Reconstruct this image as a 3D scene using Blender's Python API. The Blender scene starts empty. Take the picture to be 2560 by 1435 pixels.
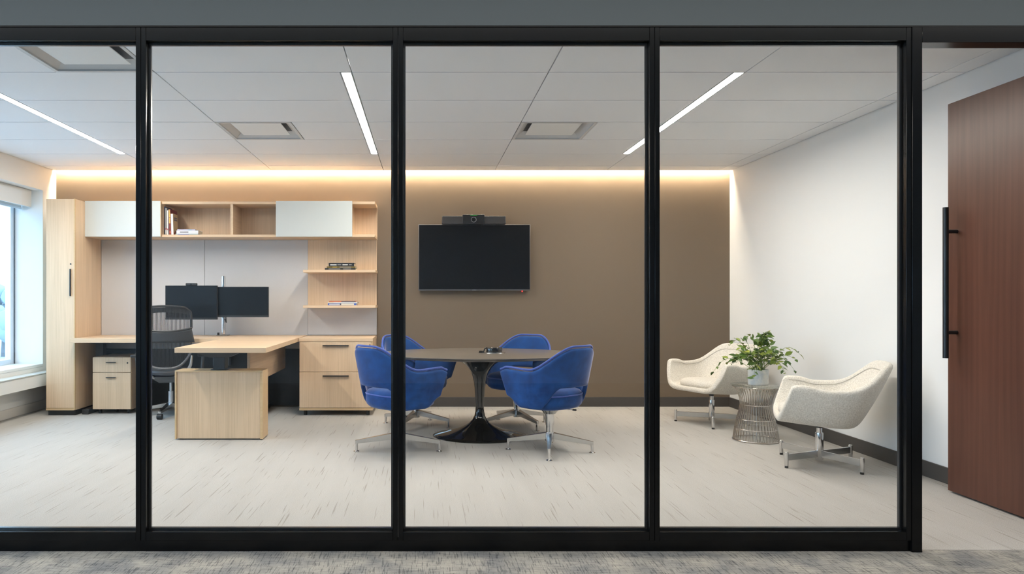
import bpy, bmesh, math, random
from mathutils import Vector, Matrix

# ------------------------------------------------------------------ camera, world, exposure
S = bpy.context.scene
COL = S.collection
PI = math.pi
cam_d = bpy.data.cameras.new('camera')
cam_d.sensor_width = 36.0
cam_d.sensor_fit = 'HORIZONTAL'
cam_d.lens = 36.0 * 1741.2 / 2560.0
cam_d.shift_x = (1280.0 - 1061.7) / 2560.0
cam_d.shift_y = (746.05 - 717.5) / 2560.0
cam_d.clip_start = 0.05
cam_d.clip_end = 400
cam = bpy.data.objects.new('camera', cam_d)
COL.objects.link(cam)
cam.location = (0, 0, 1.191)
cam.rotation_euler = (PI / 2, 0, 0)
S.camera = cam

SKY = 2.4            # overcast daylight outside the window
LED = 60.0           # recessed ceiling strips
COVE = 78.0          # warm strip in the cove at the back wall
HALL = 8.0           # added fill strip over the corridor, out of view
S.view_settings.view_transform = 'Standard'
S.view_settings.look = 'None'
S.view_settings.gamma = 1.0
S.view_settings.use_curve_mapping = False
S.view_settings.exposure = 1.25

world = bpy.data.worlds.new('overcast_sky')
S.world = world
world.use_nodes = True
_bg = world.node_tree.nodes['Background']
_bg.inputs[0].default_value = (0.44, 0.71, 1.0, 1)
_bg.inputs[1].default_value = SKY

# ------------------------------------------------------------------ materials
M = {}


def mat(name, col=(0.8, 0.8, 0.8), rough=0.5, metal=0.0, spec=0.5, emit=None, estr=0.0, coat=0.0, sheen=0.0,
        sheen_tint=(1, 1, 1), sheen_rough=0.3):
    m = bpy.data.materials.new(name)
    m.use_nodes = True
    b = m.node_tree.nodes['Principled BSDF']
    b.inputs['Base Color'].default_value = (*col, 1)
    b.inputs['Roughness'].default_value = rough
    b.inputs['Metallic'].default_value = metal
    b.inputs['Specular IOR Level'].default_value = spec
    b.inputs['Coat Weight'].default_value = coat
    if sheen:
        b.inputs['Sheen Weight'].default_value = sheen
        b.inputs['Sheen Tint'].default_value = (*sheen_tint, 1)
        b.inputs['Sheen Roughness'].default_value = sheen_rough
    if emit:
        b.inputs['Emission Color'].default_value = (*emit, 1)
        b.inputs['Emission Strength'].default_value = estr
    M[name] = m
    return m


def nd(m, typ, **kw):
    n = m.node_tree.nodes.new(typ)
    for k, v in kw.items():
        setattr(n, k, v)
    return n


def lk(m, a, b):
    m.node_tree.links.new(a, b)


def bsdf(m):
    return m.node_tree.nodes['Principled BSDF']


def noise(m, scale, mapscale=(1, 1, 1), detail=4.0, rough=0.55, dist=0.0, coord='Object', rot=(0, 0, 0)):
    tc = nd(m, 'ShaderNodeTexCoord')
    mp = nd(m, 'ShaderNodeMapping')
    mp.inputs['Scale'].default_value = mapscale
    mp.inputs['Rotation'].default_value = rot
    lk(m, tc.outputs[coord], mp.inputs['Vector'])
    n = nd(m, 'ShaderNodeTexNoise')
    n.inputs['Scale'].default_value = scale
    n.inputs['Detail'].default_value = detail
    n.inputs['Roughness'].default_value = rough
    n.inputs['Distortion'].default_value = dist
    lk(m, mp.outputs[0], n.inputs['Vector'])
    return n.outputs['Fac']


def ramp(m, fac, stops):
    r = nd(m, 'ShaderNodeValToRGB')
    e = r.color_ramp.elements
    while len(e) < len(stops):
        e.new(0.5)
    for i, (p, c) in enumerate(stops):
        e[i].position = p
        e[i].color = (*c, 1) if len(c) == 3 else c
    lk(m, fac, r.inputs[0])
    return r.outputs[0]


def mixc(m, a, b, fac, mode='MIX'):
    x = nd(m, 'ShaderNodeMix', data_type='RGBA', blend_type=mode)
    for sock, v in ((0, fac), (6, a), (7, b)):
        if isinstance(v, (int, float)):
            x.inputs[sock].default_value = v
        elif isinstance(v, tuple):
            x.inputs[sock].default_value = (*v, 1)
        else:
            lk(m, v, x.inputs[sock])
    return x.outputs[2]


def bump(m, h, strength=0.3, dist=0.002):
    b = nd(m, 'ShaderNodeBump')
    b.inputs['Strength'].default_value = strength
    b.inputs['Distance'].default_value = dist
    lk(m, h, b.inputs['Height'])
    lk(m, b.outputs[0], bsdf(m).inputs['Normal'])


def fine(m, scale, strength, dist=0.001, mapscale=(1, 1, 1)):
    bump(m, noise(m, scale, mapscale, 3.0), strength, dist)


def wood(name, light, dark, axis, rough=0.42, spec=0.4):
    m = mat(name, light, rough, spec=spec)
    s1 = [70, 70, 70]
    s2 = [9, 9, 9]
    s1['xyz'.index(axis)] = 1.6
    s2['xyz'.index(axis)] = 0.5
    f1 = noise(m, 1.0, tuple(s1), 5.0, 0.6)
    f2 = noise(m, 1.0, tuple(s2), 3.0, 0.5, 0.6)
    c1 = ramp(m, f1, [(0.30, dark), (0.62, light)])
    mid = tuple((a * 0.45 + b * 0.55) for a, b in zip(light, dark))
    c2 = ramp(m, f2, [(0.35, mid), (0.65, light)])
    lk(m, mixc(m, c1, c2, 0.5), bsdf(m).inputs['Base Color'])
    bump(m, f1, 0.05, 0.0006)
    return m


mat('paint_white', (0.80, 0.80, 0.785), 0.62, spec=0.3)
fine(M['paint_white'], 260, 0.06)
mat('paint_taupe', (0.172, 0.128, 0.088), 0.6, spec=0.3)
fine(M['paint_taupe'], 240, 0.08)
mat('paint_sill', (0.76, 0.78, 0.78), 0.45)
mat('paint_grey', (0.36, 0.38, 0.39), 0.6)
mat('bulkhead_grey', (0.050, 0.061, 0.066), 0.7, spec=0.2)
fine(M['bulkhead_grey'], 220, 0.08)
mat('hall_wall', (0.74, 0.75, 0.76), 0.7)
mat('base_vinyl', (0.062, 0.055, 0.05), 0.5)
mat('base_white', (0.72, 0.69, 0.64), 0.5)
mat('tile_white', (0.84, 0.85, 0.87), 0.85, spec=0.15)
fine(M['tile_white'], 700, 0.25)
mat('plenum', (0.06, 0.06, 0.06), 0.9)
mat('frame_black', (0.004, 0.0045, 0.005), 0.2, spec=0.25)
mat('gasket', (0.02, 0.022, 0.025), 0.25)
mat('black_plastic', (0.014, 0.014, 0.015), 0.42)
mat('black_satin', (0.010, 0.010, 0.011), 0.3)
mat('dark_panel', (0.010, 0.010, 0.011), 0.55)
mat('mesh_black', (0.028, 0.028, 0.029), 0.4)
mat('seat_grey', (0.07, 0.07, 0.075), 0.45)
mat('mid_grey', (0.10, 0.10, 0.105), 0.4)
mat('bar_grille', (0.036, 0.033, 0.033), 0.6)
mat('screen', (0.005, 0.005, 0.006), 0.16, spec=0.32)
mat('screen_matte', (0.008, 0.009, 0.011), 0.26, spec=0.2)
mat('chrome', (0.72, 0.72, 0.73), 0.10, 1.0)
mat('satin_metal', (0.58, 0.58, 0.58), 0.26, 1.0)
mat('nickel_wire', (0.62, 0.58, 0.54), 0.22, 1.0)
mat('aluminium', (0.66, 0.70, 0.75), 0.35, 0.6)
mat('white_lacquer', (0.57, 0.60, 0.585), 0.30)
mat('vent_white', (0.62, 0.62, 0.62), 0.5)
mat('vent_dark', (0.12, 0.12, 0.13), 0.5)
mat('gloss_black', (0.006, 0.006, 0.006), 0.06, spec=0.6, coat=0.4)
mat('table_top', (0.15, 0.128, 0.103), 0.28, spec=0.7)
mat('shade_fabric', (0.66, 0.66, 0.64), 0.8)
mat('pages', (0.72, 0.66, 0.52), 0.8)
mat('soil', (0.03, 0.022, 0.015), 0.9)
mat('red_led', (0.4, 0, 0), 0.4, emit=(1, 0.02, 0.02), estr=1.2)
mat('green_led', (0, 0.2, 0.02), 0.4, emit=(0.1, 0.6, 0.08), estr=0.25)
mat('led', (1, 1, 1), 0.5, emit=(1.0, 0.94, 0.85), estr=LED)
mat('cove', (1, 1, 1), 0.5, emit=(1.0, 0.83, 0.62), estr=COVE)
mat('hall_fill', (1, 1, 1), 0.5, emit=(1.0, 0.95, 0.88), estr=HALL)  # glow of the added corridor fill strip
mat('trunk', (0.15, 0.15, 0.16), 0.9)
mat('hazed_foliage', (0.30, 0.38, 0.44), 0.9)  # pale blue-grey haze of distance put into the leaf colour
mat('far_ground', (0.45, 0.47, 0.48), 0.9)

# tackboard weave
m = mat('tack_fabric', (0.56, 0.545, 0.54), 0.85, spec=0.15)
f = noise(m, 320, (1, 1, 1), 2)
lk(m, ramp(m, f, [(0.3, (0.53, 0.515, 0.51)), (0.7, (0.59, 0.575, 0.57))]), bsdf(m).inputs['Base Color'])
bump(m, f, 0.15, 0.001)

# oak veneers by grain direction, walnut door
OL, OD = (0.75, 0.555, 0.37), (0.55, 0.385, 0.24)
for ax in 'xyz':
    wood('oak_' + ax, OL, OD, ax)
OEL, OED = (0.66, 0.47, 0.27), (0.56, 0.385, 0.205)
wood('oak_edge', OEL, OED, 'x')

m = mat('walnut', (0.12, 0.045, 0.025), 0.36, spec=0.45)
f1 = noise(m, 1.0, (60, 60, 1.3), 6, 0.65)
f2 = noise(m, 1.0, (6.5, 6.5, 0.55), 4, 0.5, 1.2)
w = nd(m, 'ShaderNodeTexWave', wave_type='BANDS', bands_direction='Y')
w.inputs['Scale'].default_value = 2.6
w.inputs['Distortion'].default_value = 7.0
w.inputs['Detail'].default_value = 3.0
w.inputs['Detail Scale'].default_value = 0.9
tc = nd(m, 'ShaderNodeTexCoord')
mp = nd(m, 'ShaderNodeMapping')
mp.inputs['Scale'].default_value = (2.5, 2.5, 0.28)
lk(m, tc.outputs['Object'], mp.inputs[0])
lk(m, mp.outputs[0], w.inputs['Vector'])
c1 = ramp(m, f1, [(0.25, (0.058, 0.021, 0.0125)), (0.75, (0.118, 0.044, 0.026))])
c2 = ramp(m, w.outputs['Fac'], [(0.15, (0.065, 0.023, 0.014)), (0.8, (0.135, 0.054, 0.033))])
c3 = ramp(m, f2, [(0.35, (0.075, 0.027, 0.016)), (0.65, (0.13, 0.05, 0.03))])
lk(m, mixc(m, mixc(m, c1, c2, 0.3), c3, 0.4), bsdf(m).inputs['Base Color'])
bump(m, f1, 0.06, 0.0005)

# office carpet: pale loop pile with fine running lines
m = mat('carpet_office', (0.5, 0.47, 0.42), 0.95, spec=0.05)
fp = noise(m, 1.0, (330, 330, 330), 2)
fl = noise(m, 1.0, (85, 2.2, 1), 1.5, 0.5, 0.1)
fb = noise(m, 1.0, (7, 0.8, 1), 3)
cp = ramp(m, fp, [(0.32, (0.345, 0.33, 0.305)), (0.68, (0.56, 0.54, 0.505))])
cl = ramp(m, fl, [(0.30, (0.58, 0.54, 0.49)), (0.36, (1, 1, 1))])
cb = ramp(m, fb, [(0.35, (0.95, 0.945, 0.94)), (0.65, (1, 1, 1))])
c = mixc(m, cp, cl, 0.62, 'MULTIPLY')
lk(m, mixc(m, c, cb, 1.0, 'MULTIPLY'), bsdf(m).inputs['Base Color'])
bump(m, fp, 0.6, 0.004)

# corridor carpet: cross-hatched tweed
m = mat('carpet_hall', (0.35, 0.34, 0.32), 0.95, spec=0.05)
fa = noise(m, 1.0, (150, 11, 1), 3, 0.6)
fb = noise(m, 1.0, (11, 170, 1), 3, 0.6)
fc = noise(m, 1.0, (5, 5, 1), 3)
fp = noise(m, 1.0, (420, 420, 420), 2)
ca = ramp(m, fa, [(0.38, (0.06, 0.065, 0.08)), (0.47, (0.44, 0.42, 0.38))])
cb = ramp(m, fb, [(0.38, (0.12, 0.12, 0.13)), (0.50, (0.44, 0.42, 0.38))])
cc = ramp(m, fc, [(0.38, (0.62, 0.64, 0.68)), (0.60, (1, 0.98, 0.95))])
c = mixc(m, ca, cb, 0.5)
c = mixc(m, c, cc, 1.0, 'MULTIPLY')
c = mixc(m, c, ramp(m, fp, [(0.3, (0.72, 0.72, 0.72)), (0.7, (1, 1, 1))]), 0.8, 'MULTIPLY')
lk(m, c, bsdf(m).inputs['Base Color'])
bump(m, fp, 0.6, 0.004)

# velvet, boucle
m = mat('velvet', (0.03, 0.08, 0.32), 0.8, spec=0.15, sheen=0.75, sheen_tint=(0.60, 0.57, 0.68), sheen_rough=0.33)
fv = noise(m, 1.0, (9, 9, 9), 4, 0.6)
fw = noise(m, 1.0, (600, 600, 600), 2)
lk(m, ramp(m, fv, [(0.32, (0.014, 0.044, 0.155)), (0.5, (0.015, 0.062, 0.215)), (0.68, (0.017, 0.080, 0.27))]), bsdf(m).inputs['Base Color'])
bump(m, fw, 0.25, 0.001)
m = mat('velvet_piping_sheen', (0.06, 0.10, 0.34), 0.7, spec=0.2, sheen=1.0, sheen_tint=(0.7, 0.7, 0.85))  # paler than the velvet: sheen along the edges put into the colour
m = mat('boucle', (0.72, 0.68, 0.61), 0.95, spec=0.1, sheen=0.3)
fv = noise(m, 1.0, (120, 120, 120), 3, 0.6)
lk(m, ramp(m, fv, [(0.3, (0.62, 0.57, 0.49)), (0.7, (0.87, 0.82, 0.735))]), bsdf(m).inputs['Base Color'])
bump(m, fv, 0.9, 0.006)
m = mat('boucle_seam', (0.55, 0.51, 0.45), 0.95, spec=0.1)

# leaves, pot
m = mat('leaf', (0.12, 0.24, 0.03), 0.45, spec=0.35)
oi = nd(m, 'ShaderNodeObjectInfo')
lk(m, ramp(m, oi.outputs['Random'], [(0.0, (0.030, 0.075, 0.008)), (0.45, (0.065, 0.13, 0.012)), (0.8, (0.14, 0.20, 0.018)),
                                    (1.0, (0.32, 0.36, 0.05))]), bsdf(m).inputs['Base Color'])
m = mat('stem', (0.20, 0.27, 0.07), 0.6)
m = mat('pot_ceramic', (0.66, 0.66, 0.62), 0.4)
fv = noise(m, 1.0, (14, 14, 14), 3, 0.6, 1.0)
lk(m, ramp(m, fv, [(0.35, (0.52, 0.56, 0.58)), (0.6, (0.72, 0.70, 0.64))]), bsdf(m).inputs['Base Color'])


def glass_mat(name, tint, refl):
    g = bpy.data.materials.new(name)
    g.use_nodes = True
    nt = g.node_tree
    nt.nodes.remove(nt.nodes['Principled BSDF'])
    out = nt.nodes['Material Output']
    tr = nt.nodes.new('ShaderNodeBsdfTransparent')
    tr.inputs[0].default_value = (*tint, 1)
    gl = nt.nodes.new('ShaderNodeBsdfGlossy')
    gl.inputs['Roughness'].default_value = 0.0
    fr = nt.nodes.new('ShaderNodeFresnel')
    fr.inputs['IOR'].default_value = 1.45
    mu = nt.nodes.new('ShaderNodeMath')
    mu.operation = 'MULTIPLY'
    mu.inputs[1].default_value = refl
    mx = nt.nodes.new('ShaderNodeMixShader')
    ge = nt.nodes.new('ShaderNodeNewGeometry')
    ma = nt.nodes.new('ShaderNodeMath')          # same reflectance on entry and exit faces
    ma.operation = 'MULTIPLY_ADD'
    ma.inputs[1].default_value = 1 / 1.45 - 1.45
    ma.inputs[2].default_value = 1.45
    nt.links.new(ge.outputs['Backfacing'], ma.inputs[0])
    nt.links.new(ma.outputs[0], fr.inputs['IOR'])
    nt.links.new(fr.outputs[0], mu.inputs[0])
    nt.links.new(mu.outputs[0], mx.inputs[0])
    nt.links.new(tr.outputs[0], mx.inputs[1])
    nt.links.new(gl.outputs[0], mx.inputs[2])
    nt.links.new(mx.outputs[0], out.inputs[0])
    M[name] = g
    return g


glass_mat('glass', (0.985, 0.99, 0.988), 0.5)
glass_mat('glass_top', (0.93, 0.955, 0.94), 1.0)


def cover_mat(name, col, rough=0.45):
    return mat(name, col, rough)


# ------------------------------------------------------------------ mesh helpers
def chain(o):
    m4 = Matrix.Identity(4)
    while o is not None:
        m4 = o.matrix_basis @ m4
        o = o.parent
    return m4


class MB:
    def __init__(self):
        self.bm = bmesh.new()

    def box(self, x0, x1, y0, y1, z0, z1, bev=0.0, seg=1, rot=None):
        r = bmesh.ops.create_cube(self.bm, size=1.0)
        vs = r['verts']
        cx, cy, cz = (x0 + x1) / 2, (y0 + y1) / 2, (z0 + z1) / 2
        for v in vs:
            p = Vector((v.co.x * (x1 - x0), v.co.y * (y1 - y0), v.co.z * (z1 - z0)))
            if rot is not None:
                p = rot @ p
            v.co = p + Vector((cx, cy, cz))
        if bev > 0:
            es = list({e for v in vs for e in v.link_edges})
            bmesh.ops.bevel(self.bm, geom=es, offset=bev, segments=seg, affect='EDGES', profile=0.5)
        return self

    def tube(self, pts, rads, seg=10, closed=False, cap=True):
        pts = [Vector(p) for p in pts]
        n = len(pts)
        if isinstance(rads, (int, float)):
            rads = [rads] * n
        rings = []
        up = None
        for i, p in enumerate(pts):
            if closed:
                t = pts[(i + 1) % n] - pts[i - 1]
            else:
                t = pts[min(i + 1, n - 1)] - pts[max(i - 1, 0)]
            t.normalize()
            if up is None:
                up = Vector((0, 0, 1)) if abs(t.z) < 0.9 else Vector((1, 0, 0))
            a = t.cross(up)
            if a.length < 1e-5:
                a = t.cross(Vector((0.3, 1, 0.2)))
            a.normalize()
            b = a.cross(t).normalized()
            up = b
            rings.append([self.bm.verts.new(p + (a * math.cos(2 * PI * k / seg) + b * math.sin(2 * PI * k / seg)) * rads[i])
                          for k in range(seg)])
        m = n if closed else n - 1
        for i in range(m):
            r0, r1 = rings[i], rings[(i + 1) % n]
            for k in range(seg):
                self.bm.faces.new((r0[k], r0[(k + 1) % seg], r1[(k + 1) % seg], r1[k]))
        if cap and not closed:
            self.bm.faces.new(rings[0][::-1])
            self.bm.faces.new(rings[-1])
        return self

    def cyl(self, c, r, z0, z1, seg=24, bev=0.0):
        if bev:
            return self.lathe([(0, z0), (r - bev, z0), (r, z0 + bev), (r, z1 - bev), (r - bev, z1), (0, z1)], c, seg)
        return self.lathe([(0, z0), (r, z0), (r, z1), (0, z1)], c, seg)

    def lathe(self, prof, c=(0, 0), seg=32, sx=None, sy=None):
        """profile of (r, z); sx, sy scale functions of r"""
        rings = []
        for r, z in prof:
            if r < 1e-6:
                rings.append([self.bm.verts.new((c[0], c[1], z))])
            else:
                ax = r * (sx(r) if sx else 1)
                ay = r * (sy(r) if sy else 1)
                rings.append([self.bm.verts.new((c[0] + ax * math.cos(2 * PI * k / seg), c[1] + ay * math.sin(2 * PI * k / seg), z))
                              for k in range(seg)])
        for a, b in zip(rings[:-1], rings[1:]):
            for k in range(seg):
                k2 = (k + 1) % seg
                if len(a) == 1 and len(b) == 1:
                    continue
                if len(a) == 1:
                    self.bm.faces.new((a[0], b[k2], b[k]))
                elif len(b) == 1:
                    self.bm.faces.new((a[k], a[k2], b[0]))
                else:
                    self.bm.faces.new((a[k], a[k2], b[k2], b[k]))
        return self

    def grid(self, fn, nu, nv, weld=False):
        vs = [[self.bm.verts.new(fn(i / nu, j / nv)) for j in range(nv + 1)] for i in range(nu + 1)]
        for i in range(nu):
            for j in range(nv):
                self.bm.faces.new((vs[i][j], vs[i + 1][j], vs[i + 1][j + 1], vs[i][j + 1]))
        if weld:
            bmesh.ops.remove_doubles(self.bm, verts=self.bm.verts[:], dist=1e-4)
        return self

    def prism(self, poly, z0, z1, bev=0.0):
        a = [self.bm.verts.new((x, y, z0)) for x, y in poly]
        b = [self.bm.verts.new((x, y, z1)) for x, y in poly]
        n = len(poly)
        fs = [self.bm.faces.new(a[::-1]), self.bm.faces.new(b)]
        for i in range(n):
            fs.append(self.bm.faces.new((a[i], a[(i + 1) % n], b[(i + 1) % n], b[i])))
        if bev:
            es = list({e for f_ in fs for e in f_.edges})
            bmesh.ops.bevel(self.bm, geom=es, offset=bev, segments=1, affect='EDGES')
        return self

    def hexa(self, lo, hi):
        """box from 4 lower and 4 upper corners"""
        a = [self.bm.verts.new(p) for p in lo]
        b = [self.bm.verts.new(p) for p in hi]
        self.bm.faces.new(a[::-1])
        self.bm.faces.new(b)
        for i in range(4):
            self.bm.faces.new((a[i], a[(i + 1) % 4], b[(i + 1) % 4], b[i]))
        return self

    def build(self, name, material, parent=None, world=False, smooth=True, angle=40, loc=None):
        if parent is not None and world:
            self.bm.transform(chain(parent).inverted())
        if loc is not None:
            self.bm.transform(Matrix.Translation(-Vector(loc)))
        bmesh.ops.recalc_face_normals(self.bm, faces=self.bm.faces[:])
        me = bpy.data.meshes.new(name)
        self.bm.to_mesh(me)
        self.bm.free()
        if smooth:
            me.polygons.foreach_set('use_smooth', [True] * len(me.polygons))
            me.set_sharp_from_angle(angle=math.radians(angle))
        me.materials.append(M[material] if isinstance(material, str) else material)
        o = bpy.data.objects.new(name, me)
        COL.objects.link(o)
        if parent is not None:
            o.parent = parent
        if loc is not None:
            o.location = loc
        return o


def tag(o, label=None, cat=None, group=None, kind=None):
    if label:
        o['label'] = label
    if cat:
        o['category'] = cat
    if group:
        o['group'] = group
    if kind:
        o['kind'] = kind
    return o


def thing(name, label, cat, loc=(0, 0, 0), rz=0.0, group=None, kind=None):
    o = bpy.data.objects.new(name, None)
    o.empty_display_size = 0.1
    COL.objects.link(o)
    o.location = loc
    o.rotation_euler = (0, 0, rz)
    return tag(o, label, cat, group, kind)


def struct(o, label=None):
    return tag(o, label, None, None, 'structure')


def solid(o, th, levels=1, offset=0.0):
    s = o.modifiers.new('thickness', 'SOLIDIFY')
    s.thickness = th
    s.offset = offset
    if levels:
        d = o.modifiers.new('round', 'SUBSURF')
        d.levels = levels
        d.render_levels = levels
    return o


def sst(a, b, x):
    t = max(0.0, min(1.0, (x - a) / (b - a)))
    return t * t * (3 - 2 * t)


# ------------------------------------------------------------------ the room
CEIL = 2.591
XR, XL, YB, YF = 3.361, -4.06, 7.674, 3.27
YE = 7.60      # ceiling edge at the cove

struct(MB().box(XL - .1, XR + .01, YF + .03, YB + .02, -0.08, 0.0).build('floor', 'carpet_office', loc=(0, 5, 0)),
       'pale grey carpet with fine running lines inside the glazed office')
struct(MB().box(-5.2, 5.2, -3.2, YF + .03, -0.08, -0.001).build('floor_corridor', 'carpet_hall', loc=(0, 0, 0)),
       'cross-hatched grey tweed carpet in the corridor')
struct(MB().box(XL - .3, XR + .3, YB, YB + .15, 0, 2.9).build('wall_back', 'paint_taupe', loc=(0, YB, 0)),
       'taupe painted back wall washed by cove light')
struct(MB().box(XR, XR + .15, YF, YB, 0, 2.9).build('wall_right', 'paint_white', loc=(XR, 5, 0)), 'plain white right wall')
# left wall with the window opening
WY0, WY1, WZ0, WZ1 = 4.15, 7.405, 0.498, 2.339
b = MB()
b.box(XL - .34, XL, YF, YB, WZ1, 2.9)
b.box(XL - .34, XL, WY1, YB, .29, WZ1)
b.box(XL - .34, XL, YF, WY0, .29, WZ1)
b.box(XL - .34, XL, WY0, WY1, .29, WZ0 - .03)
b.box(XL - .34, XL - .07, YF, YB, 0, .29)
struct(b.build('wall_left', 'paint_white', loc=(XL, 5, 0)), 'white left wall with the deep window recess')
struct(MB().box(XL - .34, XL + .004, WY0, WY1, WZ0 - .03, WZ0, .003).build('trim_1', 'paint_sill', loc=(XL, 5, WZ0)), 'white window sill board')

# baseboards
struct(MB().box(-.50, XR, YB - .012, YB, 0, .105, .002).build('baseboard_back', 'base_vinyl', loc=(1, YB, 0)), 'dark vinyl base along the taupe wall')
struct(MB().box(XR - .012, XR, YF + .07, YB - .012, 0, .105, .002).build('baseboard_right', 'base_vinyl', loc=(XR, 5, 0)), 'dark vinyl base along the white wall')
struct(MB().box(XL - .07, XL - .055, YF + .07, YB, 0, .095, .003).build('baseboard_left', 'base_white', loc=(XL, 5, 0)), 'pale base under the window ledge')

# perimeter ledge under the window
t = thing('perimeter_ledge', 'long white ledge projecting under the window sill', 'ledge', (XL, 5.5, .29))
MB().box(XL + .001, XL + .14, YF + .08, YB - .01, .29, .415, .003).build('cover', 'paint_sill', t, True)
MB().box(XL + .001, XL + .146, YF + .08, YB - .01, .415, .426, .002).build('top', 'white_lacquer', t, True)

# window
wn = struct(thing('window_1', None, None, (XL - .3, (WY0 + WY1) / 2, WZ0)), 'tall window with pale aluminium frame at the left')
XG = XL - .33
for y0, y1 in ((WY0, WY0 + .07), (WY1 - .07, WY1), (5.72, 5.78)):
    MB().box(XG - .03, XG + .03, y0, y1, WZ0, WZ1, .002).build('frame', 'aluminium', wn, True)
for z0, z1 in ((WZ0, WZ0 + .05), (WZ1 - .05, WZ1)):
    MB().box(XG - .03, XG + .028, WY0 + .07, WY1 - .07, z0, z1, .002).build('frame', 'aluminium', wn, True)
MB().box(XG + .03, XG + .036, WY1 - .012, WY1, WZ0, WZ1).build('gasket', 'gasket', wn, True)
for y0, y1 in ((WY0 + .07, 5.72), (5.78, WY1 - .07)):
    MB().box(XG - .006, XG, y0, y1, WZ0 + .05, WZ1 - .05).build('pane', 'glass', wn, True)

t = thing('roller_shade', 'pale roller shade with square fascia at top of window', 'window shade', (XL - .11, 5.7, 2.15))
MB().box(XL - .125, XL - .106, WY0 + .02, WY1 - .025, 2.157, WZ1 - .004, .002).build('fascia', 'shade_fabric', t, True)
MB().box(XL - .225, XL - .223, WY0 + .04, WY1 - .012, 2.16, WZ1 - .02).build('fabric', 'shade_fabric', t, True)
MB().box(XL - .232, XL - .217, WY0 + .04, WY1 - .012, 2.135, 2.16, .003).build('hem_bar', 'aluminium', t, True)
MB().tube([(XL - .18, WY0 + .03, 2.27), (XL - .18, WY1 - .02, 2.27)], .03, 12).build('roller', 'shade_fabric', t, True)

# ------------------------------------------------------------------ ceiling
ce = struct(MB().box(XL - .34, XR + .15, YF, YB + .15, 2.665, 2.9).build('ceiling', 'plenum', loc=(0, 5, 2.665)),
            'white suspended ceiling of long two by four foot panels')
XS = [XL + .004, -2.890, -1.671, -.452, .767, 1.986, 3.205, XR - .004]
YS = [YF + .075, 3.7014, 4.311, 4.9206, 5.5302, 6.1398, 6.7494, 7.359, YE]
LW = .072
LIGHT_COL = {1: 'a', 3: 'b', 5: 'c'}     # strips run beside these grid lines (on their left)
LY0, LY1 = 4.311, 6.7494
VENTS = [(-1.671 - .6096, 1, 2), (-1.671, 2, 4), (.767, 4, 4)]   # x0, column, row (YS index)
G = .0022


def tile(x0, x1, y0, y1):
    MB().box(x0 + .0032, x1 - .0032, y0 + .005, y1 - .005, CEIL, CEIL + .02, .0012).build('ceiling_panel', 'tile_white', ce, True)


VENT_ROWS = {(1, 1): (-2.2806, -1.671), (2, 4): (-1.671, -1.0614), (4, 4): (.767, 1.3766)}
for i in range(len(XS) - 1):
    for j in range(len(YS) - 1):
        x0, x1, y0, y1 = XS[i], XS[i + 1], YS[j], YS[j + 1]
        if (i + 1) in LIGHT_COL and y0 > LY0 - .01 and y1 < LY1 + .01:
            x1 -= LW
        if (i, j) in VENT_ROWS:
            v0, v1 = VENT_ROWS[(i, j)]
            if v0 - x0 > .02:
                tile(x0, v0, y0, y1)
            if x1 - v1 > .02:
                tile(v1, x1, y0, y1)
        else:
            tile(x0, x1, y0, y1)
# cove fascia
MB().box(XL, XR, YE, YE + .004, CEIL, 2.664).build('cove_fascia', 'tile_white', ce, True)
MB().box(XL, XR, YE + .004, YB, 2.657, 2.665).build('cove_soffit', 'tile_white', ce, True)
t = thing('cove_light', 'hidden warm light strip in the cove above the taupe wall', 'light', (0, YE + .02, 2.63))
MB().box(XL + .01, XR - .01, YE + .006, YE + .030, 2.640, 2.656).build('housing', 'vent_white', t, True)
MB().box(XL + .01, XR - .01, YE + .008, YE + .028, 2.634, 2.640).build('strip', 'cove', t, True)

for xr, lab in ((-2.890, 'recessed linear ceiling light nearest the window'), (-.452, 'recessed linear ceiling light between the desk and the screen'),
                (1.986, 'recessed linear ceiling light nearest the white armchairs')):
    t = thing('linear_light', lab, 'ceiling light', (xr - LW / 2, 5.53, CEIL), group='recessed linear lights')
    a0, a1 = xr - LW + G, xr - G
    b = MB()
    b.box(a0, a0 + .006, LY0 + G, LY1 - G, CEIL - .001, CEIL + .05)
    b.box(a1 - .006, a1, LY0 + G, LY1 - G, CEIL - .001, CEIL + .05)
    b.box(a0 + .006, a1 - .006, LY0 + G, LY0 + G + .006, CEIL - .001, CEIL + .05)
    b.box(a0 + .006, a1 - .006, LY1 - G - .006, LY1 - G, CEIL - .001, CEIL + .05)
    b.build('housing', 'vent_white', t, True)
    MB().box(a0 + .006, a1 - .006, LY0 + .0085, LY1 - .0085, CEIL + .003, CEIL + .01).build('diffuser', 'led', t, True)


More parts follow.
